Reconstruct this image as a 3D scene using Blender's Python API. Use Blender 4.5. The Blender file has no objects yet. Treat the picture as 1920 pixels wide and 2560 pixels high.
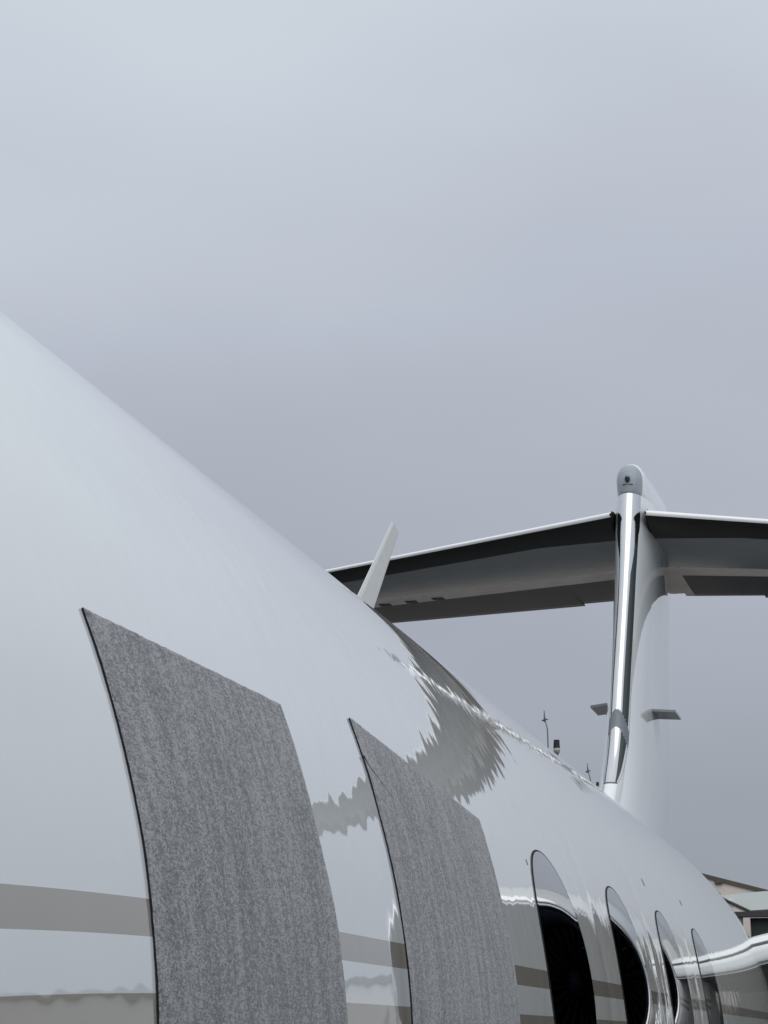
import bpy, bmesh, math, random
from mathutils import Matrix, Vector, noise
random.seed(7)
R_ = math.radians
S = bpy.context.scene
COL = S.collection

# ------------------------------------------------------------------ camera
XC = 1.81985          # lateral offset of the camera from the aircraft's centre plane
ZF = 2.40             # height of the fuselage axis above the apron
CAM = Vector((XC, 0.0, ZF + 0.041))
M = Matrix(((0.97511697, 0.0545175, 0.21488306),
            (0.2216464, -0.22031319, -0.94991314),
            (-0.00444532, 0.97390448, -0.22691474)))
cd = bpy.data.cameras.new('camera'); cam = bpy.data.objects.new('camera', cd); COL.objects.link(cam)
cd.sensor_fit = 'AUTO'; cd.sensor_width = 36.0; cd.lens = 5700 / 2560 * 36.0
cd.clip_start = 0.05; cd.clip_end = 12000
cam.matrix_world = Matrix.Translation(CAM) @ M.to_4x4()
S.camera = cam

# ------------------------------------------------------------------ sky
SUN_EL, SUN_AZ = 52, 142        # azimuth: direction the light comes from, clockwise from +Y
w = bpy.data.worlds.new('World'); S.world = w; w.use_nodes = True
nt = w.node_tree; nt.nodes.clear()
def N(t, **k):
    n = nt.nodes.new(t)
    for a, b in k.items(): setattr(n, a, b)
    return n
def L(a, b): nt.links.new(a, b)
out = N('ShaderNodeOutputWorld'); tc = N('ShaderNodeTexCoord'); sep = N('ShaderNodeSeparateXYZ')
L(tc.outputs['Generated'], sep.inputs[0])
ramp = N('ShaderNodeValToRGB'); cr = ramp.color_ramp
stops = [(0.0, (.335, .367, .412)), (.06, (.36, .394, .448)), (.15, (.418, .452, .517)), (.22, (.470, .505, .575)),
         (.31, (.535, .575, .66)), (.42, (.635, .69, .77)), (.65, (.82, .88, .94)), (1.0, (1.0, 1.03, 1.06))]
cr.elements[0].position = 0; cr.elements[0].color = stops[0][1] + (1,)
cr.elements[1].position = 1; cr.elements[1].color = stops[-1][1] + (1,)
for p, c in stops[1:-1]:
    e = cr.elements.new(p); e.color = c + (1,)
nz = N('ShaderNodeTexNoise'); nz.inputs['Scale'].default_value = 3.1; nz.inputs['Detail'].default_value = 4; nz.inputs['Roughness'].default_value = .45
mp = N('ShaderNodeMapping'); mp.inputs['Scale'].default_value = (1, 1, 2.4); mp.inputs['Location'].default_value = (.35, 1.2, .1)
L(tc.outputs['Generated'], mp.inputs[0]); L(mp.outputs[0], nz.inputs['Vector'])
ma = N('ShaderNodeMath', operation='MULTIPLY_ADD'); ma.inputs[1].default_value = .24; ma.inputs[2].default_value = -.12
L(nz.outputs['Fac'], ma.inputs[0])
ad = N('ShaderNodeMath', operation='ADD'); L(sep.outputs['Z'], ad.inputs[0]); L(ma.outputs[0], ad.inputs[1])
L(ad.outputs[0], ramp.inputs[0])
bg = N('ShaderNodeBackground'); L(ramp.outputs['Color'], bg.inputs['Color']); bg.inputs['Strength'].default_value = 1.0
sky = N('ShaderNodeTexSky', sky_type='NISHITA'); sky.sun_disc = False
sky.sun_elevation = R_(SUN_EL); sky.sun_rotation = R_(SUN_AZ); sky.air_density = 1; sky.dust_density = 4
bg2 = N('ShaderNodeBackground'); L(sky.outputs[0], bg2.inputs['Color']); bg2.inputs['Strength'].default_value = .05
mx = N('ShaderNodeMixShader'); mx.inputs[0].default_value = .12
L(bg.outputs[0], mx.inputs[1]); L(bg2.outputs[0], mx.inputs[2]); L(mx.outputs[0], out.inputs['Surface'])

sd = bpy.data.lights.new('sun', 'SUN'); sd.energy = 1.05; sd.angle = R_(80); sd.color = (1, .985, .965)
so = bpy.data.objects.new('sun', sd); COL.objects.link(so)
sdir = Vector((math.sin(R_(SUN_AZ)) * math.cos(R_(SUN_EL)), math.cos(R_(SUN_AZ)) * math.cos(R_(SUN_EL)), math.sin(R_(SUN_EL))))
so.rotation_euler = sdir.to_track_quat('Z', 'Y').to_euler(); so.location = (0, 0, 30)
S.view_settings.view_transform = 'Standard'; S.view_settings.look = 'None'
S.view_settings.exposure = 0; S.view_settings.gamma = 1; S.view_settings.use_curve_mapping = False

# ------------------------------------------------------------------ materials
class NT:
    def __init__(s, name):
        s.m = bpy.data.materials.new(name); s.m.use_nodes = True; s.t = s.m.node_tree
        s.p = s.t.nodes['Principled BSDF']
        s.tc = s.t.nodes.new('ShaderNodeTexCoord')
    def n(s, t, ins=None, **k):
        x = s.t.nodes.new(t)
        for a, b in k.items(): setattr(x, a, b)
        for a, b in (ins or {}).items():
            if hasattr(b, 'is_output') or isinstance(b, bpy.types.NodeSocket): s.t.links.new(b, x.inputs[a])
            else: x.inputs[a].default_value = b
        return x
    def noise(s, scale, detail=3, rough=.5, mapping=(1, 1, 1)):
        mp = s.n('ShaderNodeMapping', {0: s.tc.outputs['Object'], 'Scale': mapping})
        return s.n('ShaderNodeTexNoise', {'Vector': mp.outputs[0], 'Scale': scale, 'Detail': detail, 'Roughness': rough}).outputs['Fac']
    def ramp(s, fac, stops):
        x = s.n('ShaderNodeValToRGB', {0: fac}); e = x.color_ramp.elements
        e[0].position = stops[0][0]; e[0].color = tuple(stops[0][1]) + (1,)
        e[1].position = stops[-1][0]; e[1].color = tuple(stops[-1][1]) + (1,)
        for p, c in stops[1:-1]:
            q = e.new(p); q.color = tuple(c) + (1,)
        return x.outputs[0]
    def math(s, op, a, b=0.0, c=0.0): return s.n('ShaderNodeMath', {0: a, 1: b, 2: c}, operation=op).outputs[0]
    def mix(s, fac, a, b):
        x = s.n('ShaderNodeMix', data_type='RGBA')
        for i, v in ((0, fac), (6, a), (7, b)):
            if isinstance(v, bpy.types.NodeSocket): s.t.links.new(v, x.inputs[i])
            else: x.inputs[i].default_value = v if i == 0 else tuple(v) + (1,)
        return x.outputs[2]
    def set(s, **k):
        for a, b in k.items():
            a = a.replace('_', ' ')
            if isinstance(b, bpy.types.NodeSocket): s.t.links.new(b, s.p.inputs[a])
            else: s.p.inputs[a].default_value = b if not isinstance(b, tuple) else b + (1,)
    def bump(s, height, dist, strength=1, normal=None):
        x = s.n('ShaderNodeBump', {'Height': height, 'Distance': dist, 'Strength': strength})
        if normal is not None: s.t.links.new(normal, x.inputs['Normal'])
        return x.outputs[0]
def simple(name, col, rough=.5, metal=0, vary=.12, scale=3, ior=1.5):
    a = NT(name); f = a.noise(scale, 5, .6)
    c = a.mix(f, tuple(x * (1 - vary) for x in col), tuple(x * (1 + vary) for x in col))
    a.set(Base_Color=c, Roughness=rough, Metallic=metal, IOR=ior)
    return a

PAINT = (.79, .80, .80)
def sky_paint(name, stripes):
    a = NT(name)
    f = a.noise(1.1, 5, .6, (1, .4, 1))
    white = a.mix(f, (.76, .80, .82), (.81, .835, .845))
    col = white
    if stripes:
        sp = a.n('ShaderNodeSeparateXYZ', {0: a.tc.outputs['Object']})
        z = a.math('SUBTRACT', sp.outputs['Z'], ZF)
        dn = a.math('MAXIMUM', a.math('SUBTRACT', 2.2, sp.outputs['Y']), 0); z = a.math('ADD', z, a.math('MULTIPLY', a.math('MULTIPLY', dn, dn), .0264))
        def band(lo, hi):
            return a.math('MULTIPLY', a.math('GREATER_THAN', z, lo), a.math('LESS_THAN', z, hi))
        b = a.math('ADD', band(.1327, .1645), band(.045, .0858))
        wy = a.n('ShaderNodeMapRange', {0: sp.outputs['Y'], 1: 2.9, 2: 5.5, 3: 0, 4: 1}).outputs[0]; white = a.mix(wy, white, (.80, .795, .745))
        st = a.mix(a.noise(9, 3), (.345, .325, .285), (.37, .35, .31))
        col = a.mix(b, white, st)
    a.set(Base_Color=col, Roughness=.03, IOR=1.6)
    # orange peel and panel waviness
    spz = a.n('ShaderNodeSeparateXYZ', {0: a.tc.outputs['Object']}); att = a.n('ShaderNodeMapRange', {0: spz.outputs['Z'], 1: ZF + .72, 2: ZF + 1.02, 3: 1.0, 4: .15}).outputs[0]
    if not stripes: att = .25
    h1 = a.math('MULTIPLY', a.noise(8.5, 1.5, .5), 1); h2 = a.noise(2.6, 2, .5, (1, .6, 1)); h3 = a.noise(24, 0, .5)
    irr = a.n('ShaderNodeMapRange', {0: a.noise(5.5, 1, .5, (1, 1, .5)), 1: .38, 2: .66, 3: .15, 4: 2.6}).outputs[0]
    h3 = a.math('MULTIPLY', a.math('MULTIPLY', a.math('SUBTRACT', h3, .5), att), irr); h1 = a.math('MULTIPLY', a.math('SUBTRACT', h1, .5), att)
    n1 = a.bump(h2, .0006); n2 = a.bump(h1, .00078, 1, n1); n3 = a.bump(h3, .00014, 1, n2)
    if stripes:
        y = sp.outputs['Y']; zf = a.n('ShaderNodeMapRange', {0: z, 1: .42, 2: .10, 3: 0, 4: 1}).outputs[0]; zg = a.n('ShaderNodeMapRange', {0: z, 1: .60, 2: .45, 3: 0, 4: 1}).outputs[0]; tot = None
        for yc, wd, hh in ((2.90, .055, .0022), (4.92, .05, .0007), (5.98, .05, .0007), (7.05, .05, .0007)):
            d = a.math('DIVIDE', a.math('SUBTRACT', y, yc), wd)
            g = a.math('MULTIPLY', a.math('EXPONENT', a.math('MULTIPLY', a.math('MULTIPLY', d, d), -1)), -hh)
            g = a.math('MULTIPLY', g, zf if yc < 3 else zg); tot = g if tot is None else a.math('ADD', tot, g)
        n3 = a.bump(tot, 1.0, 1, n3)
    a.set(Normal=n3, Coat_Weight=.6, Coat_Roughness=.03, Coat_IOR=1.5, Coat_Normal=n3)
    return a.m
M_SKIN = sky_paint('white_livery_paint', True)
M_WHITE = sky_paint('white_tail_paint', False)
def glass_mat():
    a = NT('dark_window_glass')
    a.set(Base_Color=(.42, .415, .41), Roughness=.015, Metallic=1.0)
    a.set(Normal=a.bump(a.noise(3, 1, .4), .0004))
    return a.m
M_GLASS = glass_mat()
a = simple('dark_rubber_seal', (.02, .02, .022), .7); a.set(Specular_IOR_Level=.1); M_SEAL = a.m
a = simple('polished_metal', (.66, .67, .69), .12, 1, .04, 6)
a.set(Normal=a.bump(a.noise(9, 3, .6, (1, 1, .35)), .0012)); M_CHROME = a.m
M_LE = simple('bright_leading_edge', (.90, .90, .90), .25, vary=.03).m
M_COWL = simple('grey_cowl_paint', (.36, .37, .38), .12, vary=.08).m
M_NOSECAP = simple('grey_cap_paint', (.30, .34, .37), .35).m
M_DARKSTRIP = simple('dark_edge_strip', (.035, .045, .045), .3).m
M_SEAMGREY = simple('grey_seam', (.12, .13, .14), .5).m
M_GREYBAND = simple('painted_reflection_grey', (.17, .19, .21), .4).m
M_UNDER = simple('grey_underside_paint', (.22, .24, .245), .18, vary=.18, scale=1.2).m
M_TAN = simple('tan_fairing_gap_light', (.90, .80, .73), .45, vary=.3, scale=5).m
a = simple('elevator_paint_and_pylon_shade', (.045, .047, .048), .4, vary=.15, scale=2); a.set(Specular_IOR_Level=.2); M_ELEV = a.m
a = simple('leading_edge_underside', (.025, .024, .022), .4, vary=.1); a.set(Specular_IOR_Level=.2); M_LEDARK = a.m
M_FAN = simple('black_intake_metal', (.022, .027, .040), .35).m
def felt():
    a = NT('grey_felt')
    f1 = a.noise(430, 4, .8, (1, .34, .9)); f2 = a.noise(200, 4, .75, (1, .40, .8)); f3 = a.noise(26, 3, .6, (1, 1.6, .16)); f4 = a.noise(640, 2, .7, (1, .4, 1))
    s = a.math('ADD', a.math('MULTIPLY', f1, .36), a.math('ADD', a.math('MULTIPLY', f2, .26), a.math('ADD', a.math('MULTIPLY', f3, .16), a.math('MULTIPLY', f4, .26))))
    c = a.ramp(s, [(.42, (.085, .090, .105)), (.475, (.142, .148, .166)), (.515, (.208, .214, .228)), (.57, (.365, .37, .38))])
    a.set(Base_Color=c, Roughness=.95, Specular_IOR_Level=.15, Sheen_Weight=.25, Sheen_Roughness=.5)
    a.set(Normal=a.bump(s, .0016, .8))
    return a.m
M_FELT = felt()
a = simple('asphalt_apron', (.060, .062, .066), .85, vary=.3, scale=.15)
a.set(Normal=a.bump(a.noise(60, 4, .7), .004)); a.set(Specular_IOR_Level=.1); M_GROUND = a.m
M_WALL = simple('tan_stucco_wall', (.76, .68, .62), .9, vary=.06, scale=.6).m
M_ROOF = simple('brown_roof_trim', (.11, .09, .07), .8, vary=.2).m
M_CANOPY = simple('pale_green_canopy', (.80, .86, .83), .5, vary=.06).m
M_DARK = simple('dark_green_opening', (.035, .045, .042), .6).m
M_POLE = simple('weathered_steel', (.16, .17, .18), .5, vary=.3, scale=8).m
M_BLACK = simple('black_housing', (.006, .006, .006), .5).m
M_LAMPGREY = simple('grey_lamp_glass', (.35, .36, .36), .3).m
M_BROWNPOST = simple('dark_steel_beam', (.05, .05, .05), .6).m

# ------------------------------------------------------------------ helpers
def mesh(name, verts, faces, mat, parent=None, smooth=True, loc=(0, 0, 0)):
    me = bpy.data.meshes.new(name); me.from_pydata([tuple(v) for v in verts], [], faces); me.validate(); me.update()
    o = bpy.data.objects.new(name, me); COL.objects.link(o); me.materials.append(mat)
    if smooth:
        for p in me.polygons: p.use_smooth = True
    if parent: o.parent = parent
    o.location = loc
    return o
def bm_obj(name, bm, mat, parent=None, smooth=False, loc=(0, 0, 0)):
    bmesh.ops.recalc_face_normals(bm, faces=bm.faces)
    me = bpy.data.meshes.new(name); bm.to_mesh(me); bm.free()
    o = bpy.data.objects.new(name, me); COL.objects.link(o); me.materials.append(mat)
    for p in me.polygons: p.use_smooth = smooth
    if parent: o.parent = parent
    o.location = loc
    return o
def fix_normals(o):
    bm = bmesh.new(); bm.from_mesh(o.data); bmesh.ops.remove_doubles(bm, verts=bm.verts, dist=1e-6)
    bmesh.ops.recalc_face_normals(bm, faces=bm.faces); bm.to_mesh(o.data); bm.free()
    return o
def box(bm, x0, x1, y0, y1, z0, z1, bev=0):
    r = bmesh.ops.create_cube(bm, size=1)
    bmesh.ops.scale(bm, vec=(x1 - x0, y1 - y0, z1 - z0), verts=r['verts'])
    bmesh.ops.translate(bm, vec=((x0 + x1) / 2, (y0 + y1) / 2, (z0 + z1) / 2), verts=r['verts'])
    if bev:
        es = {e for v in r['verts'] for e in v.link_edges}
        bmesh.ops.bevel(bm, geom=list(es), offset=bev, segments=2, affect='EDGES')
def tube(bm, pts, rad, seg=10):
    rings = []
    for i, p in enumerate(pts):
        p = Vector(p); t = (Vector(pts[min(i + 1, len(pts) - 1)]) - Vector(pts[max(i - 1, 0)])).normalized()
        u = t.orthogonal().normalized(); v = t.cross(u)
        r = rad[i] if isinstance(rad, (list, tuple)) else rad
        rings.append([bm.verts.new(p + (u * math.cos(k * 2 * math.pi / seg) + v * math.sin(k * 2 * math.pi / seg)) * r) for k in range(seg)])
    for A, B in zip(rings, rings[1:]):
        for k in range(seg): bm.faces.new((A[k], A[(k + 1) % seg], B[(k + 1) % seg], B[k]))
    bm.faces.new(rings[0]); bm.faces.new(rings[-1])
def thing(name, label, cat, loc=(0, 0, 0), group=None):
    o = bpy.data.objects.new(name, None); COL.objects.link(o); o.location = loc
    o['label'] = label; o['category'] = cat
    if group: o['group'] = group
    return o
def tag(o, label, cat, group=None):
    o['label'] = label; o['category'] = cat
    if group: o['group'] = group
    return o
def interp(tab, x):
    if x <= tab[0][0]: return tab[0][1]
    for (a, b), (c, d) in zip(tab, tab[1:]):
        if x <= c: return b + (d - b) * (x - a) / (c - a)
    return tab[-1][1]
def smoothtab(tab, x, n=None):          # monotone cubic (Catmull style) table
    if x <= tab[0][0]: return tab[0][1]
    if x >= tab[-1][0]: return tab[-1][1]
    for i in range(len(tab) - 1):
        if tab[i][0] <= x <= tab[i + 1][0]: break
    def sl(j):
        if j <= 0 or j >= len(tab) - 1: return 0 if j <= 0 else (tab[-1][1] - tab[-2][1]) / (tab[-1][0] - tab[-2][0])
        a = (tab[j][1] - tab[j - 1][1]) / (tab[j][0] - tab[j - 1][0]); b = (tab[j + 1][1] - tab[j][1]) / (tab[j + 1][0] - tab[j][0])
        return 0 if a * b <= 0 else 2 * a * b / (a + b)
    (x0, y0), (x1, y1) = tab[i], tab[i + 1]; h = x1 - x0; t = (x - x0) / h
    return ((2*t**3 - 3*t*t + 1) * y0 + (t**3 - 2*t*t + t) * h * sl(i) + (-2*t**3 + 3*t*t) * y1 + (t**3 - t*t) * h * sl(i + 1))

# ------------------------------------------------------------------ setting
bm = bmesh.new(); bmesh.ops.create_grid(bm, x_segments=2, y_segments=2, size=6000)
g = bm_obj('ground', bm, M_GROUND); g['kind'] = 'structure'
# ------------------------------------------------------------------ the jet
jet = thing('business_jet', 'white business jet with beige stripes, oval windows and a T-tail, filling the foreground', 'jet')

RT = [(-6.2, .02), (-6.0, .28), (-5.4, .62), (-4.4, .92), (-3.2, 1.12), (-2.2, 1.195), (-1.6, 1.2), (10.55, 1.2), (11.2, 1.186), (12, 1.145), (13, 1.06), (14, .96),
      (15, .85), (16, .73), (17, .60), (18, .47), (19, .33), (20, .17), (20.5, .05)]
ZT = [(-6.2, -.45), (-5.4, -.36), (-4.4, -.22), (-3.2, -.08), (-2.2, -.01), (-1.6, 0), (10.55, 0), (11.2, .008), (12, .03), (13, .085), (14, .16), (15, .24), (17, .42), (19, .58), (20.5, .66)]
ys = [-6.2 + .15 * i for i in range(31)] + [-1.6 + .35 * i for i in range(1, 35)] + [10.5 + .12 * i for i in range(1, 84)]
SEG = 288
vs, fs = [], []
for y in ys:
    r = smoothtab(RT, y); z = smoothtab(ZT, y)
    for k in range(SEG):
        t = 2 * math.pi * k / SEG; vs.append((r * math.cos(t), y, ZF + z + r * math.sin(t)))
for i in range(len(ys) - 1):
    for k in range(SEG):
        a0 = i * SEG; fs.append((a0 + k, a0 + SEG + k, a0 + SEG + (k + 1) % SEG, a0 + (k + 1) % SEG))
fs.append(tuple(range(SEG))); fs.append(tuple((len(ys) - 1) * SEG + k for k in reversed(range(SEG))))
fus = fix_normals(mesh('fuselage', vs, fs, M_SKIN, jet))

# oval windows: pane with its own gentle bulge and a dark gasket
def on_skin(y, s, off, R=1.2):            # s = arc length up from the horizontal mid line
    t = s / R
    return Vector(((R + off) * math.cos(t), y, ZF + (R + off) * math.sin(t)))
A, B, S0 = .287, .251, R_(7.5) * 1.2
def oval(y0, a, b, off, rings, nseg=96, inner=0.0, side=1):
    vs, fs = [], []
    for j in range(rings + 1):
        q = inner + (1 - inner) * j / rings
        for k in range(nseg):
            t = 2 * math.pi * k / nseg; c, s = math.cos(t), math.sin(t); e = 2 / 2.15
            v = on_skin(y0 + a * q * abs(c) ** e * math.copysign(1, c), S0 + b * q * abs(s) ** e * math.copysign(1, s), off(q))
            v.x *= side; vs.append(v)
    for j in range(rings):
        for k in range(nseg):
            a0 = j * nseg; fs.append((a0 + k, a0 + nseg + k, a0 + nseg + (k + 1) % nseg, a0 + (k + 1) % nseg))
    return vs, fs
def window(y0, side):
    vs, fs = oval(y0, A - .004, B - .004, lambda q: .0022 + .0016 * (1 - q * q), 14, inner=.001, side=side)
    p = fix_normals(mesh('window', vs, fs, M_GLASS, jet))
    vs, fs = oval(y0, A, B, lambda q: .0010 + .0014 * math.sin(min(1, max(0, (q - .985) / .015)) * math.pi), 8, inner=.972, side=side)
    s = fix_normals(mesh('window_seal', vs, fs, M_SEAL, p))
    return p
for y0 in (4.372, 5.445, 6.50, 7.575):
    window(y0, 1); window(y0, -1)

# blade antenna on the crown
def prism_blade(name, root, tip, th, mat, parent, nseg=14, nh=6):
    # root/tip: ((yLE, z), (yTE, z)) in the centre plane
    vs, fs = [], []
    loop = [(0, .12), (.10, .5), (.14, .56), (.84, .5), (1, .08), (1, -.08), (.84, -.5), (.14, -.56), (.10, -.5), (0, -.12)]
    for j in range(nh + 1):
        q = j / nh; le = [root[0][i] + (tip[0][i] - root[0][i]) * q for i in (0, 1)]; te = [root[1][i] + (tip[1][i] - root[1][i]) * q for i in (0, 1)]
        c = te[0] - le[0]; tk = th[0] + (th[1] - th[0]) * q
        for x, t in loop: vs.append((t * tk, le[0] + c * x, le[1] + (te[1] - le[1]) * x))
    m = len(loop)
    for j in range(nh):
        for k in range(m): a0 = j * m; fs.append((a0 + k, a0 + (k + 1) % m, a0 + m + (k + 1) % m, a0 + m + k))
    fs.append(tuple(range(m))); fs.append(tuple(nh * m + k for k in range(m)))
    return fix_normals(mesh(name, vs, fs, mat, parent, smooth=False))
M_ANT = simple('pale_antenna_paint', (.60, .62, .61), .45, vary=.08, scale=20).m
ant = prism_blade('blade_antenna', ((7.05, ZF + 1.17), (7.41, ZF + 1.17)), ((8.18, ZF + 1.955), (8.285, ZF + 1.93)), (.018, .010), M_ANT, jet)
bm = bmesh.new(); box(bm, -.06, .06, 6.98, 7.55, ZF + 1.188, ZF + 1.206, .006); bm_obj('antenna_base', bm, M_ANT, ant)

# ---- fin
def naca(x): return 5 * (.2969 * math.sqrt(max(x, 0)) - .126 * x - .3516 * x * x + .2843 * x**3 - .1036 * x**4)
LE = [(.6, 12.7), (1.0, 13.55), (1.3, 14.0), (1.56, 14.40), (1.75, 14.66), (2.0, 14.90), (2.42, 15.17), (3.04, 15.58), (3.40, 15.79), (3.7, 15.94), (3.95, 16.06), (4.2, 16.2)]
TE = [(.6, 18.1), (1.58, 18.35), (2.6, 18.62), (3.8, 19.05), (4.2, 19.2)]
TH = [(.6, .40), (1.3, .32), (2.0, .30), (3.2, .28), (3.5, .30), (3.75, .315), (3.95, .32)]
xs = [0, .0008, .002, .0035, .0055, .008, .011, .0145, .0185, .023, .028, .033, .038, .044, .052, .065, .085, .11, .15, .2, .26, .33, .4, .48, .56, .64, .72, .8, .88, .95, 1]
zs = [.6 + .05 * i for i in range(18)] + [1.5 + .0125 * i for i in range(36)] + [1.95 + .004 * i for i in range(75)] + [2.25 + .0125 * i for i in range(28)] + [2.6 + .05 * i for i in range(27)] + [3.915]       # up to 3.95
def bright_w(z):   # chord fraction where the polished strip ends
    return interp([(1.66, .0055), (2.2, .0066), (3.0, .0072), (3.25, .009), (3.45, .018), (3.62, .038), (4.2, .038)], z)
def dark_w(z, side):
    if side < 0: return interp([(1.66, .008), (2.4, .0115), (3.4, .013), (3.6, .038), (4.2, .038)], z)
    return interp([(1.66, .009), (1.75, .016), (1.95, .026), (2.3, .030), (3.6, .033), (3.62, .038), (4.2, .038)], z)
def outline_w(z, side):
    d = dark_w(z, side)
    return d + interp([(1.66, .002), (1.72, .007), (1.85, .009), (2.2, .006), (2.75, .003), (3.5, .001), (4.2, .001)], z)
fin_parts = {k: [[], []] for k in ('skin', 'bright', 'dark', 'band', 'line')}
def fin_pt(x, z, side):
    le, te, th = smoothtab(LE, z), smoothtab(TE, z), smoothtab(TH, z)
    fl = .2 * math.exp(-((z - .75) / .30) ** 2) * min(1, x * 8) if z < 1.6 else 0
    return (side * (naca(x) * th + fl), le + (te - le) * x, ZF + z)
def add_quad(store, q):
    b = len(store[0]); store[0].extend(q); store[1].append((b, b + 1, b + 2, b + 3))
for side in (1, -1):
    for z0, z1 in zip(zs, zs[1:]):
        zm = (z0 + z1) / 2
        cuts = sorted(set(xs)); bw0, bw1 = bright_w(z0), bright_w(z1); dw0, dw1 = dark_w(z0, side), dark_w(z1, side)
        # columns follow the strip edges: [0..bright], [bright..dark], [dark..1]
        ow0, ow1 = outline_w(z0, side), outline_w(z1, side)
        def cols(bw, dw, ow):
            c = [bw * (i / 6) ** 1.6 for i in range(7)] + [bw + (dw - bw) * i / 4 for i in range(1, 5)]
            c += [dw + (ow - dw) * i / 2 for i in (1, 2)] + [ow + .0013]
            c += [ow + .0013 + (1 - ow - .0013) * (i / 26) ** 2.0 for i in range(1, 27)]
            return c
        c0, c1 = cols(bw0, dw0, ow0), cols(bw1, dw1, ow1)
        for i in range(len(c0) - 1):
            if zm < 1.66: key = 'skin'
            elif i < 6: key = 'bright'
            elif i < 10: key = 'dark'  # dark strip behind the polished edge, wider on the port side
            elif i == 12 and zm < 2.75: key = 'line'
            else: key = 'skin'
            if zm < 1.66 and zm > 1.645 and i < 12: key = 'line'
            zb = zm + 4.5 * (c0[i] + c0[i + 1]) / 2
            if 2.07 < zb < 2.20 and i < 12 and zm > 1.66: key = 'band'  # grey arch is a reflection across the edge, put in as colour
            add_quad(fin_parts[key], [fin_pt(c0[i], z0, side), fin_pt(c0[i + 1], z0, side), fin_pt(c1[i + 1], z1, side), fin_pt(c1[i], z1, side)])
fin = fix_normals(mesh('fin', *fin_parts['skin'], M_WHITE, jet))
fix_normals(mesh('leading_edge', *fin_parts['bright'], M_CHROME, fin))
fix_normals(mesh('leading_edge_border', *fin_parts['dark'], M_DARKSTRIP, fin))
fix_normals(mesh('panel_seam', *fin_parts['line'], M_SEAMGREY, fin))
fix_normals(mesh('painted_reflection_band', *fin_parts['band'], M_GREYBAND, fin))
# paddle antennas on both sides of the fin
for side in (1, -1):
    bm = bmesh.new(); x0 = .06; x1 = .30 if side > 0 else .25
    y0 = 15.82 if side > 0 else 15.45
    P = [(side * x0, y0, ZF + 2.31), (side * x0, y0 + .42, ZF + 2.31), (side * x1, y0 + .42 + .12, ZF + 2.31), (side * x1, y0 + .14, ZF + 2.31)]
    top = [bm.verts.new(p) for p in P]; bot = [bm.verts.new((p[0], p[1], p[2] - .016)) for p in P]
    bm.faces.new(top); bm.faces.new(bot)
    for i in range(4): bm.faces.new((top[i], top[(i + 1) % 4], bot[(i + 1) % 4], bot[i]))
    bm_obj('paddle_antenna', bm, M_UNDER, fin)

# fairing on top of the fin (bullet) with its grey nose cap and lamp
def bullet_ring(y):
    t = (y - 16.05)
    w_ = interp([(0, 0.0), (.006, .035), (.02, .058), (.05, .076), (.12, .090), (.16, .100), (.3, .110), (.7, .135), (1.3, .165), (2.2, .15), (3.0, .08), (3.5, .02)], t)
    zt = interp([(0, 3.97), (.006, 4.0), (.02, 4.05), (.05, 4.10), (.09, 4.135), (.15, 4.165), (.24, 4.19), (.5, 4.215), (.9, 4.22), (2, 4.20), (3, 4.10), (3.5, 3.95)], t)
    zb = interp([(0, 3.925), (.02, 3.91), (.14, 3.905), (.3, 3.86), (.5, 3.76), (.8, 3.76), (2.2, 3.80), (3, 3.86), (3.5, 3.9)], t)
    return w_, zt, zb
def bullet(y0, y1, ny, mat, name, parent):
    vs, fs = [], []; m = 40
    for j in range(ny + 1):
        q = j / ny; y = y0 + (y1 - y0) * (q ** 1.8 if y0 < 16.1 else q); w_, zt, zb = bullet_ring(y)
        zc, hh = (zt + zb) / 2, (zt - zb) / 2
        for k in range(m):
            t = 2 * math.pi * k / m; c, s = math.cos(t), math.sin(t)
            vs.append((w_ * abs(c) ** (.85 if s > 0 else .22) * math.copysign(1, c), y, ZF + zc + hh * s))
    for j in range(ny):
        for k in range(m): a0 = j * m; fs.append((a0 + k, a0 + (k + 1) % m, a0 + m + (k + 1) % m, a0 + m + k))
    fs.append(tuple(range(m))); fs.append(tuple(ny * m + k for k in range(m)))
    return fix_normals(mesh(name, vs, fs, mat, parent))
bullet(16.19, 19.35, 30, M_WHITE, 'tail_fairing', jet)
cap = bullet(16.05, 16.188, 30, M_NOSECAP, 'fairing_nose_cap', fin)
bm = bmesh.new(); tube(bm, [(0, 16.03, ZF + 4.015), (0, 16.16, ZF + 4.02)], [.017, .024], 14); bm_obj('cap_lamp', bm, M_BLACK, fin)
bm = bmesh.new(); tube(bm, [(0, 16.045, ZF + 4.038), (0, 16.16, ZF + 4.045)], [.017, .024], 12); bm_obj('lamp_hood', bm, M_NOSECAP, fin, True)
bm = bmesh.new(); box(bm, -.040, .040, 16.05, 16.12, ZF + 3.976, ZF + 3.984, .003); bm_obj('lamp_bracket', bm, M_SEAMGREY, fin, True)

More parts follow.
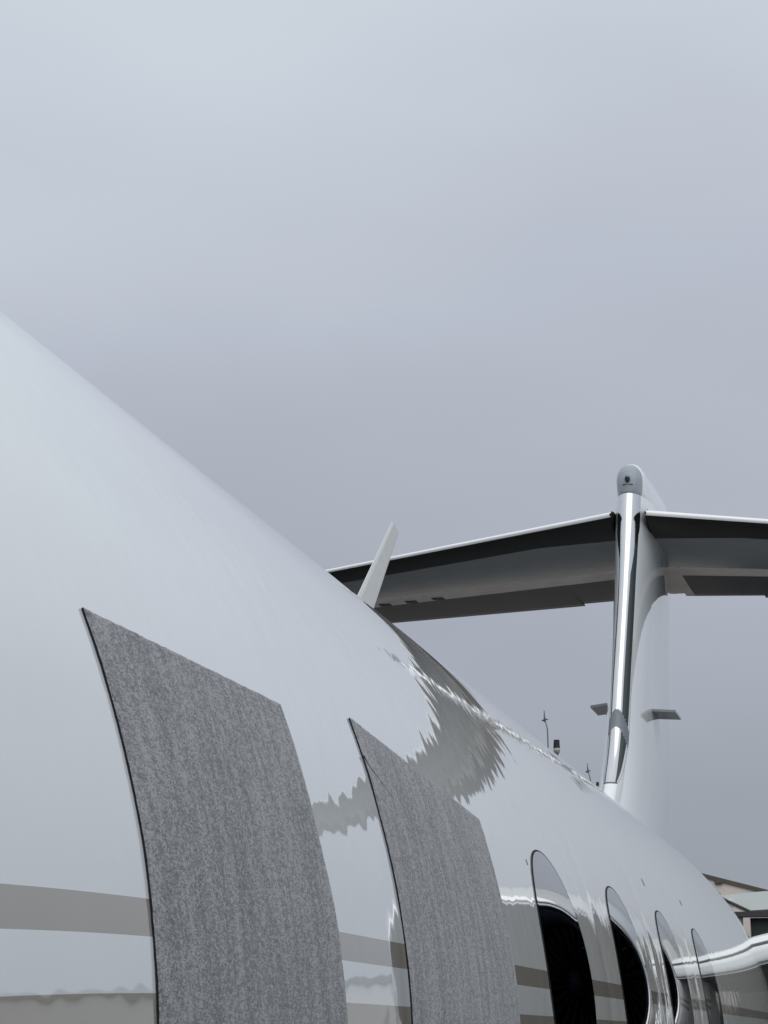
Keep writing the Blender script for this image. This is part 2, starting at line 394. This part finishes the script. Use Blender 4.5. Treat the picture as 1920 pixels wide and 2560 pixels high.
# ---- horizontal stabiliser
def stab_pt(dx, x, up, ext=0, droop=0):
    le = 16.0 + math.tan(R_(30.6)) * (dx - .1); te = 19.13 + math.tan(R_(13.2)) * (dx - .1)
    c = te - le; th = (.235 if up < 0 else .16) * c / 3.1
    z = up * naca(x) * th * (1 if up > 0 else .95)
    return (dx, le + c * x + ext * max(0, (x - .612) / .388), ZF + 3.755 + z - droop * max(0, x - .62) * c)
def stab(side):
    parts = {k: [[], []] for k in ('top', 'le', 'dark_refl', 'under', 'hinge', 'root')}
    els = [[[], []], [[], []]]
    SP = [.125, .2, .3, .45, .6, .70, .775, 1.1, 1.5, 2, 2.5, 3, 3.5, 4, 4.5, 4.85]
    XS = [0, .001, .003, .006, .010, .016, .024, .035, .05, .07, .095, .12]
    for i in range(len(SP) - 1):
        s0, s1 = SP[i], SP[i + 1]
        def quad(store, xa0, xb0, xa1, xb1, up, e0=0, e1=0, dr=0):
            q = [stab_pt(s0, xa0, up, e0, dr), stab_pt(s0, xb0, up, e0, dr), stab_pt(s1, xb1, up, e1, dr), stab_pt(s1, xa1, up, e1, dr)]
            add_quad(store, [(side * a, b, c) for a, b, c in q])
        def bx(s): return interp([(0, .150), (.75, .098), (4.85, .12)], s)
        # nose (polished), upper side 0..0.05 and the first bit underneath
        for a0, b0 in zip(XS, XS[1:]):
            if a0 < .05: quad(parts['le'], a0, b0, a0, b0, 1)
        for a0, b0 in zip(XS[:2], XS[1:3]): quad(parts['le'], a0, b0, a0, b0, -1)
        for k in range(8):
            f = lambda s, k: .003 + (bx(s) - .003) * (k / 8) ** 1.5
            quad(parts['dark_refl'], f(s0, k), f(s0, k + 1), f(s1, k), f(s1, k + 1), -1)  # dark ground mirrored in the polished edge, painted near black
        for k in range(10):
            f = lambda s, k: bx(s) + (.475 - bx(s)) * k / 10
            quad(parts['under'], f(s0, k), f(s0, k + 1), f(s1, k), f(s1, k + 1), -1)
        for k in range(4): quad(parts['hinge'], .475 + .135 * k / 4, .475 + .135 * (k + 1) / 4, .475 + .135 * k / 4, .475 + .135 * (k + 1) / 4, -1)  # pale colour stands in for skylight coming through the hinge gap
        for k in range(12):
            a0 = .05 + .56 * k / 12; b0 = .05 + .56 * (k + 1) / 12; quad(parts['top'], a0, b0, a0, b0, 1)
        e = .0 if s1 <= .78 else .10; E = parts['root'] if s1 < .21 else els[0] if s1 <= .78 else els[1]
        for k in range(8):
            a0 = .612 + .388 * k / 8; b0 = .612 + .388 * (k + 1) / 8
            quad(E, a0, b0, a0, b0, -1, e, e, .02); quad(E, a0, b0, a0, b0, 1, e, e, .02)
    for up in (1, -1):
        for k in range(8):
            a0 = .5 + .5 * k / 8; b0 = .5 + .5 * (k + 1) / 8
            P = [stab_pt(.125, a0, up), stab_pt(.125, b0, up)]
            q = [(0.002, P[0][1], P[0][2]), (0.002, P[1][1], P[1][2]), P[1], P[0]]
            add_quad(parts['root'], [(side * a, b, c) for a, b, c in q])
    # close the tip
    loop = [stab_pt(4.85, x / 40, 1) for x in range(41)] + [stab_pt(4.85, x / 40, -1) for x in range(39, 0, -1)]
    b = len(parts['top'][0]); parts['top'][0].extend([(side * p[0], p[1], p[2]) for p in loop]); parts['top'][1].append(tuple(range(b, b + len(loop))))
    st = fix_normals(mesh('horizontal_stabilizer', *parts['top'], M_WHITE, jet))
    fix_normals(mesh('leading_edge', *parts['le'], M_LE, st)); fix_normals(mesh('leading_edge_underside', *parts['dark_refl'], M_LEDARK, st))
    fix_normals(mesh('underside', *parts['under'], M_UNDER, st)); fix_normals(mesh('gap_light_strip', *parts['hinge'], M_TAN, st))
    fix_normals(mesh('root_fairing', *parts['root'], M_TAN, st))
    lp = [stab_pt(.1255, x / 60, 1) for x in range(11)] + [stab_pt(.1255, x / 60, -1) for x in range(10, 0, -1)]
    mesh('root_rib', [(side * p[0], p[1], p[2]) for p in lp], [tuple(range(len(lp)))], M_SEAL, st, smooth=False)
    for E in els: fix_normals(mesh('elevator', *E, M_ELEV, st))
    # root seal, dark rim where the stabiliser meets the fairing
    vs = []; fs = []
    for up in (1, -1):
        for x in ([i / 30 for i in range(0, 6)] if up > 0 else [i / 30 for i in range(5, -1, -1)]):
            for dx, gr in ((.122, .006), (.132, .006)):
                p = stab_pt(dx, x, up); vs.append((side * p[0], p[1] - .008 * (x < .02), p[2] + up * gr))
    m = len(vs) // 2
    for k in range(m): fs.append((2 * k, 2 * k + 1, (2 * k + 3) % (2 * m), (2 * k + 2) % (2 * m)))
    fix_normals(mesh('root_seal', vs, fs, M_SEAL, st))
    # hinge brackets under the trailing part
    for s in (1.9, 2.15, 2.4):
        bm = bmesh.new(); p = stab_pt(s, .56, -1); box(bm, side * p[0] - .05, side * p[0] + .05, p[1] - .03, p[1] + .07, p[2] - .006, p[2] + .02, .004); bm_obj('hinge_bracket', bm, M_LEDARK, st)
    return st
stab(1); stab(-1)

# ---- engine nacelles, pylons
def nacelle(side):
    cx, cz = side * 2.17, ZF + .62
    prof = [(12.6, .52), (12.2, .50), (11.6, .50), (11.25, .515), (11.08, .54), (11.02, .565), (11.0, .59), (11.015, .62), (11.06, .665), (11.20, .72), (11.6, .765), (12.4, .78), (13.6, .755), (14.8, .66), (15.6, .54)]
    def rev(pr, name, mat, par, seg=72):
        vs, fs = [], []
        for y, r in pr:
            for k in range(seg): t = 2 * math.pi * k / seg; vs.append((cx + r * math.cos(t), y, cz + r * math.sin(t)))
        for j in range(len(pr) - 1):
            for k in range(seg): a0 = j * seg; fs.append((a0 + k, a0 + (k + 1) % seg, a0 + seg + (k + 1) % seg, a0 + seg + k))
        return mesh(name, vs, fs, mat, par)
    nb = rev(prof[9:], 'engine_nacelle', M_COWL, jet)
    rev(prof[4:10], 'intake_lip', M_CHROME, nb); rev(prof[:5], 'intake_duct', M_FAN, nb)
    # fan: hub and blades
    vs, fs = [], []
    for k in range(24):
        t = 2 * math.pi * k / 24
        for r, dt, dy in ((.10, 0, 0), (.49, .18, 0), (.49, .30, .10), (.10, .20, .10)):
            vs.append((cx + r * math.cos(t + dt), 12.1 + dy, cz + r * math.sin(t + dt)))
        fs.append(tuple(4 * k + i for i in range(4)))
    mesh('fan_blades', vs, fs, M_FAN, nb, smooth=False)
    rev([(11.8, .003), (11.85, .05), (12.0, .10), (12.2, .12)], 'fan_hub', M_FAN, nb, 24)
    rev([(15.6, .54), (15.55, .50), (15.0, .48), (15.0, .01)], 'exhaust', M_FAN, nb, 48)
    # pylon between fuselage and nacelle, leading edge at y = 11
    def hh(d):     # half thickness of the pylon at distance d behind its leading edge
        return .082 * math.sqrt(max(0, 1 - (1 - min(d / .13, 1)) ** 2)) + .03 * math.sin(min(1, max(0, (d - .13) / 2.0)) * math.pi / 2) - .1 * max(0, (d - 2.13) / 1.0)
    st = [0, .0006, .002, .005, .010, .018, .03, .045, .065, .09, .13, .3, .6, 1.2, 2.13, 3.1]
    secs = ((.95, .395), (1.10, .445), (1.2, .468), (1.3, .49), (1.42, .515), (1.56, .54))
    def part(lo, hi, u, name, mat, par):
        vs, fs = [], []; S_ = [d for d in st if lo <= d <= hi]
        for dx, z in secs:
            for d in S_: vs.append((side * dx, 10.97 + d, ZF + z + u * hh(d)))
        m = len(S_)
        for j_ in range(len(secs) - 1):
            for k in range(m - 1): a0 = j_ * m; fs.append((a0 + k, a0 + k + 1, a0 + m + k + 1, a0 + m + k))
        return fix_normals(mesh(name, vs, fs, mat, par))
    py = part(.0, 3.1, 1, 'engine_pylon', M_WHITE, jet)
    part(0, .045, -1, 'leading_edge', M_WHITE, py); part(.045, 3.1, -1, 'pylon_underside', M_ELEV, py)  # lower side coloured dark to give the shade below the pylon
    bm = bmesh.new(); tube(bm, [(side * dx, 10.981, ZF + z + .034) for dx, z in secs], .008, 8); bm_obj('seam_strip', bm, M_SEAMGREY, py, True)
    bm = bmesh.new(); tube(bm, [(side * dx, 10.992, ZF + z - .052) for dx, z in secs], .005, 8); bm_obj('seam_strip', bm, M_SEAMGREY, py, True)
nacelle(1); nacelle(-1)

# ---- low wings (outside this view, but the aircraft has them)
for side in (1, -1):
    vs, fs = [], []
    secs = [(.3, 5.0, 5.6, -1.08, .62), (1.5, 5.9, 4.6, -1.0, .50), (5, 8.2, 3.0, -.80, .32), (9, 10.7, 2.0, -.55, .2), (13, 13.2, 1.2, -.30, .11), (13.35, 13.6, 1.0, -.05, .08), (13.7, 14.4, .5, 1.2, .04)]
    loop = [((1 - math.cos(math.pi * k / 16)) / 2, 1) for k in range(17)] + [((1 - math.cos(math.pi * k / 16)) / 2, -1) for k in range(15, 0, -1)]
    for dx, le, c, z, th in secs:
        for x, u in loop: vs.append((side * dx, le + c * x, ZF + z + u * naca(x) * th))
    m = len(loop)
    for j in range(len(secs) - 1):
        for k in range(m): a0 = j * m; fs.append((a0 + k, a0 + (k + 1) % m, a0 + m + (k + 1) % m, a0 + m + k))
    fs.append(tuple((len(secs) - 1) * m + k for k in range(m)))
    fix_normals(mesh('wing', vs, fs, M_WHITE, jet))

# ------------------------------------------------------------------ felt covers over the first two windows
def felt_cover(name, y_front, y_rear, th_front, th_rear, seed):
    # y_front/y_rear: tables of (deg, y); th_*: top angle in degrees at the front and rear
    NI, NJ = 150, 420; TH_ = .0026; vs, fs = [], []
    lo = -16
    def pt(u, v, off):
        top = th_front + (th_rear - th_front) * u
        deg = lo + (top - lo) * v
        y = interp(y_front, deg) * (1 - u) + interp(y_rear, deg) * u
        j = .0009 * noise.noise((deg * 3.1, seed, u * 3)) + .0007 * noise.noise((deg * 11, seed, 5))
        if u == 0: y += j * .5
        elif u == 1: y += j * 2.0
        if v == 1: deg += .05 * noise.noise((y * 60, seed, 2)) + .04 * noise.noise((y * 190, seed, 7))
        edge = min(u, 1 - u) * (y_rear[0][1] - y_front[0][1]); w_ = .0005 * noise.noise((y * 9, deg * .4, seed)) + .00025 * noise.noise((y * 60, deg * 2, seed))
        e = min(1, min(edge, (1 - v) * .8) / .004)
        t = R_(deg); r = 1.2 + off * (.72 + .28 * e) + (w_ if off > .002 else 0)
        return (r * math.cos(t), y, ZF + r * math.sin(t))
    for off in (.0006, TH_ + .0006):
        for j in range(NJ + 1):
            for i in range(NI + 1): vs.append(pt(i / NI, j / NJ, off))
    W = NI + 1; T = (NI + 1) * (NJ + 1)
    for j in range(NJ):
        for i in range(NI):
            a0 = j * W + i; fs.append((T + a0, T + a0 + 1, T + a0 + W + 1, T + a0 + W)); fs.append((a0, a0 + W, a0 + W + 1, a0 + 1))
    o = mesh(name, vs, fs, M_FELT, None)
    # rim: darker cut edge of the cloth
    ring = [j * W for j in range(NJ, -1, -1)] + list(range(1, W)) + [j * W + NI for j in range(1, NJ + 1)] + [NJ * W + i for i in range(NI - 1, 0, -1)]
    rv, rf = [], []
    for a0 in ring: rv += [vs[a0], vs[T + a0]]
    m = len(ring)
    for k in range(m): rf.append((2 * k, 2 * k + 1, 2 * ((k + 1) % m) + 1, 2 * ((k + 1) % m)))
    e = mesh('cut_edge', rv, rf, M_EDGE, o, smooth=False)
    return o
M_EDGE = simple('dark_cut_edge', (.012, .014, .022), .9).m
c1 = felt_cover('felt_window_cover', [(-16, 1.862), (3, 1.872), (10, 1.875), (18, 1.863), (20.2, 1.858)], [(-16, 2.548), (3, 2.541), (8, 2.538), (14, 2.520), (20.6, 2.524)], 20.15, 20.60, 3.3)
tag(c1, 'large grey felt cover on the fuselage nearest the camera, at the left of the photo', 'window cover', 'grey felt covers on the fuselage side')
c2 = felt_cover('felt_window_cover', [(-16, 2.882), (3, 2.892), (12, 2.901), (16, 2.905), (22.7, 2.926)], [(-16, 3.715), (8, 3.722), (14, 3.722), (19.6, 3.742)], 22.65, 19.55, 8.1)
tag(c2, 'smaller grey felt cover with a pointed top corner, just beside the first bare oval window', 'window cover', 'grey felt covers on the fuselage side')

# ------------------------------------------------------------------ background: hangar, canopy, masts
def wp(az, el, d):      # direction seen from the camera, at ground distance d along +Y
    x = CAM.x + d * math.tan(R_(az)); z = CAM.z + math.hypot(x - CAM.x, d) * math.tan(R_(el)); return x, z
D = 60
xl, zl = wp(-5.12, 4.12, D); xr, zr = wp(-3.34, 3.64, D); sl = (zr - zl) / (xr - xl)
xp = xl - 7.2; zp = zl + sl * (xp - xl); xe = xp + 21.5; xw = xp - 16.0
hg = thing('hangar', 'tan stucco hangar with brown roof edge behind the tail, at the right edge', 'building', (0, 0, 0))
xo, _ = wp(-3.80, 0, D); zo = CAM.z + D * math.tan(R_(2.95))
bm = bmesh.new()
def face(pts, y): bm.faces.new([bm.verts.new((x, y, z)) for x, z in pts])
# front wall with door opening from xo to xe-1
zmin = 5.72; z_at = lambda x: max(zmin, -.14 + zp + (sl if x > xp else -sl) * (x - xp)) if x > xp else -.14 + zp - sl * (x - xp)
xk = xp + (zmin + .14 - zp) / sl
face([(xw, 0), (xo, 0), (xo, zo), (xo, z_at(xo)), (xp, z_at(xp)), (xw, z_at(xw))], D)
face([(xo, zo), (xe - 1, zo), (xe - 1, z_at(xe - 1)), (xk, zmin), (xo, z_at(xo))], D); face([(xe - 1, 0), (xe, 0), (xe, z_at(xe)), (xe - 1, z_at(xe - 1))], D)
face([(xw, 0), (xe, 0), (xe, z_at(xe)), (xk, zmin), (xp, z_at(xp)), (xw, z_at(xw))], D + 22)
for x in (xw, xe):
    bm.faces.new([bm.verts.new(p) for p in ((x, D, 0), (x, D + 22, 0), (x, D + 22, z_at(x)), (x, D, z_at(x)))])
for y in (D, ):  # door reveal
    for (x0, z0, x1, z1) in ((xo, 0, xo, zo), (xo, zo, xe - 1, zo), (xe - 1, zo, xe - 1, 0)):
        bm.faces.new([bm.verts.new(p) for p in ((x0, y, z0), (x1, y, z1), (x1, y + .5, z1), (x0, y + .5, z0))])
bm_obj('wall', bm, M_WALL, hg)
bm = bmesh.new()
for x0, x1 in ((xw - .5, xp), (xp, xk), (xk, xe + .5)):
    za, zb = z_at(x0), z_at(x1)
    v = [bm.verts.new(p) for p in ((x0, D - .04, za), (x1, D - .04, zb), (x1, D + 22.4, zb), (x0, D + 22.4, za), (x0, D - .04, za + .11), (x1, D - .04, zb + .11), (x1, D + 22.4, zb + .11), (x0, D + 22.4, za + .11))]
    for f in ((0, 1, 2, 3), (4, 5, 6, 7), (0, 1, 5, 4), (1, 2, 6, 5), (2, 3, 7, 6), (3, 0, 4, 7)): bm.faces.new([v[i] for i in f])
roof = bm_obj('roof', bm, M_ROOF, hg)
bm = bmesh.new(); box(bm, xo + .003, xe - 1.003, D + .25, D + .33, 0, zo - .003)
for i in range(1, 9): box(bm, xo + i * 1.6, xo + i * 1.6 + .06, D + .2, D + .26, 0, zo - .01)
bm_obj('hangar_door', bm, M_DARK, hg)
x_, z_ = wp(-4.52, 3.80, D); bm = bmesh.new(); box(bm, x_ - .10, x_ + .10, D - .08, D - .003, z_ - .04, z_ + .08, .02); bm_obj('roof_bracket', bm, M_ROOF, hg)
# canopy in front of the hangar
DC = 55
cn = thing('canopy', 'pale green canopy with dark brace in front of the tan hangar', 'canopy')
x0, z0 = wp(-4.52, 3.46, DC); x1, z1 = wp(-3.84, 3.12, DC); zt = CAM.z + DC * math.tan(R_(3.60))
vs = []; X1 = x1 + 9
prof = [(x0, z0 + .03), (x0 + .9, zt - .02), (x0 + 2.5, zt + .06), (X1, zt + .1), (X1, z1 + .1), (x1 + 1.2, z1 + .06), (x1, z1), (x0, z0 - .03)]
bm = bmesh.new(); F = [bm.verts.new((x, DC, z)) for x, z in prof]; K = [bm.verts.new((x, DC + 3, z)) for x, z in prof]
bm.faces.new(F); bm.faces.new(K)
for i in range(8): bm.faces.new((F[i], F[(i + 1) % 8], K[(i + 1) % 8], K[i]))
bm_obj('canopy_roof', bm, M_CANOPY, cn)
bm = bmesh.new(); tube(bm, [(x0 + .02, DC - .08, z0 - .02), (x1 + .1, DC - .08, z1 - .05)], .035, 8); tube(bm, [(x0 + .02, DC - .08, z0 - .06), (x0, DC - .08, z0 + .09)], .03, 8); bm_obj('brace', bm, M_BROWNPOST, cn)
xb, zb = wp(-4.30, 3.06, DC)
bm = bmesh.new(); box(bm, xb, X1, DC - .12, DC + .12, zb - .10, zb + .03, .01); bm_obj('beam', bm, M_BROWNPOST, cn)
xa, za = wp(-4.6, 3.12, DC + .5)
bm = bmesh.new(); box(bm, xa, x1 - .35, DC - .03, DC - .005, zb + .031, z0 - .08, .005); bm_obj('bright_gap_board', bm, simple('bright_gap_white', (.85, .87, .9), .4).m, cn)  # added board, white in place of the lit gap under the canopy
for x in (xb + .25, X1 - .3):
    bm = bmesh.new(); tube(bm, [(x, DC, 0), (x, DC, zb - .09)], .07, 10); bm_obj('post', bm, M_POLE, cn)

def mast(az, el, d, label, k):
    x, z = wp(az, el, d)
    zr_ = z_at(x) + .16 if D < d < D + 22 else 0
    t = thing('sensor_mast', label, 'mast', (x, d, zr_), 'thin masts beyond the fuselage')
    h_ = z - zr_; r = .021 * k
    bm = bmesh.new(); tube(bm, [(.10, 0, 0), (.07, 0, h_ * .55), (.055, 0, h_ - .52), (0, 0, h_ - .28)], [r, r, r * .9, r * .9], 8); bm_obj('pole', bm, M_POLE, t, True)
    bm = bmesh.new(); tube(bm, [(-.02, 0, h_ - .30), (-.03, 0, h_ + .02)], [.030, .016], 8); tube(bm, [(-.10, 0, h_ - .27), (0, 0, h_ - .22), (.08, 0, h_ - .24)], [.02, .028, .014], 8); bm_obj('sensor_head', bm, M_POLE, t, True)
    return t
mast(-8.70, 8.08, 64, 'taller thin mast with a small sensor head, just left of the black beacon', 1.0)
mast(-7.65, 6.76, 76, 'shorter thin mast beyond the fuselage, close to the foot of the tail fin', 1.0)
def beacon(az, el, d, s, label, name='roof_beacon'):
    x, z = wp(az, el, d); zr_ = z_at(x) + .16
    t = thing(name, label, 'beacon', (x, d, zr_), 'beacons on the hangar roof'); h_ = z - zr_
    bm = bmesh.new(); tube(bm, [(0, .12, 0), (0, .12, h_)], .025, 8); box(bm, -.03, .03, .08, .16, h_ - .04, h_ + .04); bm_obj('post', bm, M_POLE, t)
    bm = bmesh.new(); tube(bm, [(-.004, 0, h_ - .02 * s), (0, 0, h_ + .19 * s)], [.085 * s, .072 * s], 20); bm_obj('black_shade', bm, M_BLACK, t)
    bm = bmesh.new(); tube(bm, [(0, 0, h_ - .165 * s), (0, 0, h_ - .15 * s), (0, 0, h_ - .09 * s), (0, 0, h_ - .022 * s)], [.03 * s, .06 * s, .083 * s, .085 * s], 20); bm_obj('lamp_glass', bm, M_LAMPGREY, t, True)
    return t
beacon(-8.43, 7.18, 63.5, 1.12, 'black topped roof beacon right beside the taller thin mast')
beacon(-7.43, 6.22, 75, .62, 'small dark roof beacon between the shorter mast and the tail fin')
x, z = wp(-7.31, 6.2, 75.5); zr_ = z_at(x) + .16
rb = thing('roof_unit', 'small grey box unit on the hangar roof against the foot of the tail fin', 'roof unit', (x, 75.5, zr_))
bm = bmesh.new(); box(bm, -.10, .12, 0, .3, z - zr_ - .22, z - zr_ + .14, .02); bm_obj('cabinet', bm, M_NOSECAP, rb)
bm = bmesh.new(); box(bm, -.06, .06, .05, .2, 0, z - zr_ - .221); box(bm, -.22, -.11, .05, .2, z - zr_ - .28, z - zr_ - .15, .01); bm_obj('stand', bm, M_POLE, rb)

# long pale hangar row on the far side of the apron, seen only mirrored in the fuselage
row = thing('hangar_row', 'long pale hangar with a grey roof edge across the apron, mirrored low in the fuselage', 'building')
bm = bmesh.new(); box(bm, 28, 110, 130, 160, 0, 11.2); bm_obj('wall', bm, simple('pale_cladding', (.74, .76, .77), .6, vary=.05, scale=.1).m, row)
bm = bmesh.new(); box(bm, 27.6, 110.4, 129.6, 160.4, 11.203, 11.9); bm_obj('roof', bm, M_POLE, row)

# fold in the second cover, small slots on the skin
def on(y, deg, off): return (( 1.2 + off) * math.cos(R_(deg)), y, ZF + (1.2 + off) * math.sin(R_(deg)))
bm = bmesh.new(); tube(bm, [on(y, d, .0031) for y, d in ((2.916, 19.9), (2.929, 19.3), (2.955, 18.8), (2.99, 18.3), (3.03, 17.5))], [.0009, .0010, .0008, .0006, .0002], 6); bm_obj('fold_line', bm, M_EDGE, c2, True)
for y, d0, d1, r in ((4.155, 17.3, 17.8, .0012), (6.42, 22.8, 23.8, .0014), (7.52, 23.2, 24.0, .0014)):
    bm = bmesh.new(); tube(bm, [on(y, d0 + (d1 - d0) * k / 4, .0004) for k in range(5)], r * .7, 6); bm_obj('drain_slot', bm, M_SEAMGREY, fus, True)
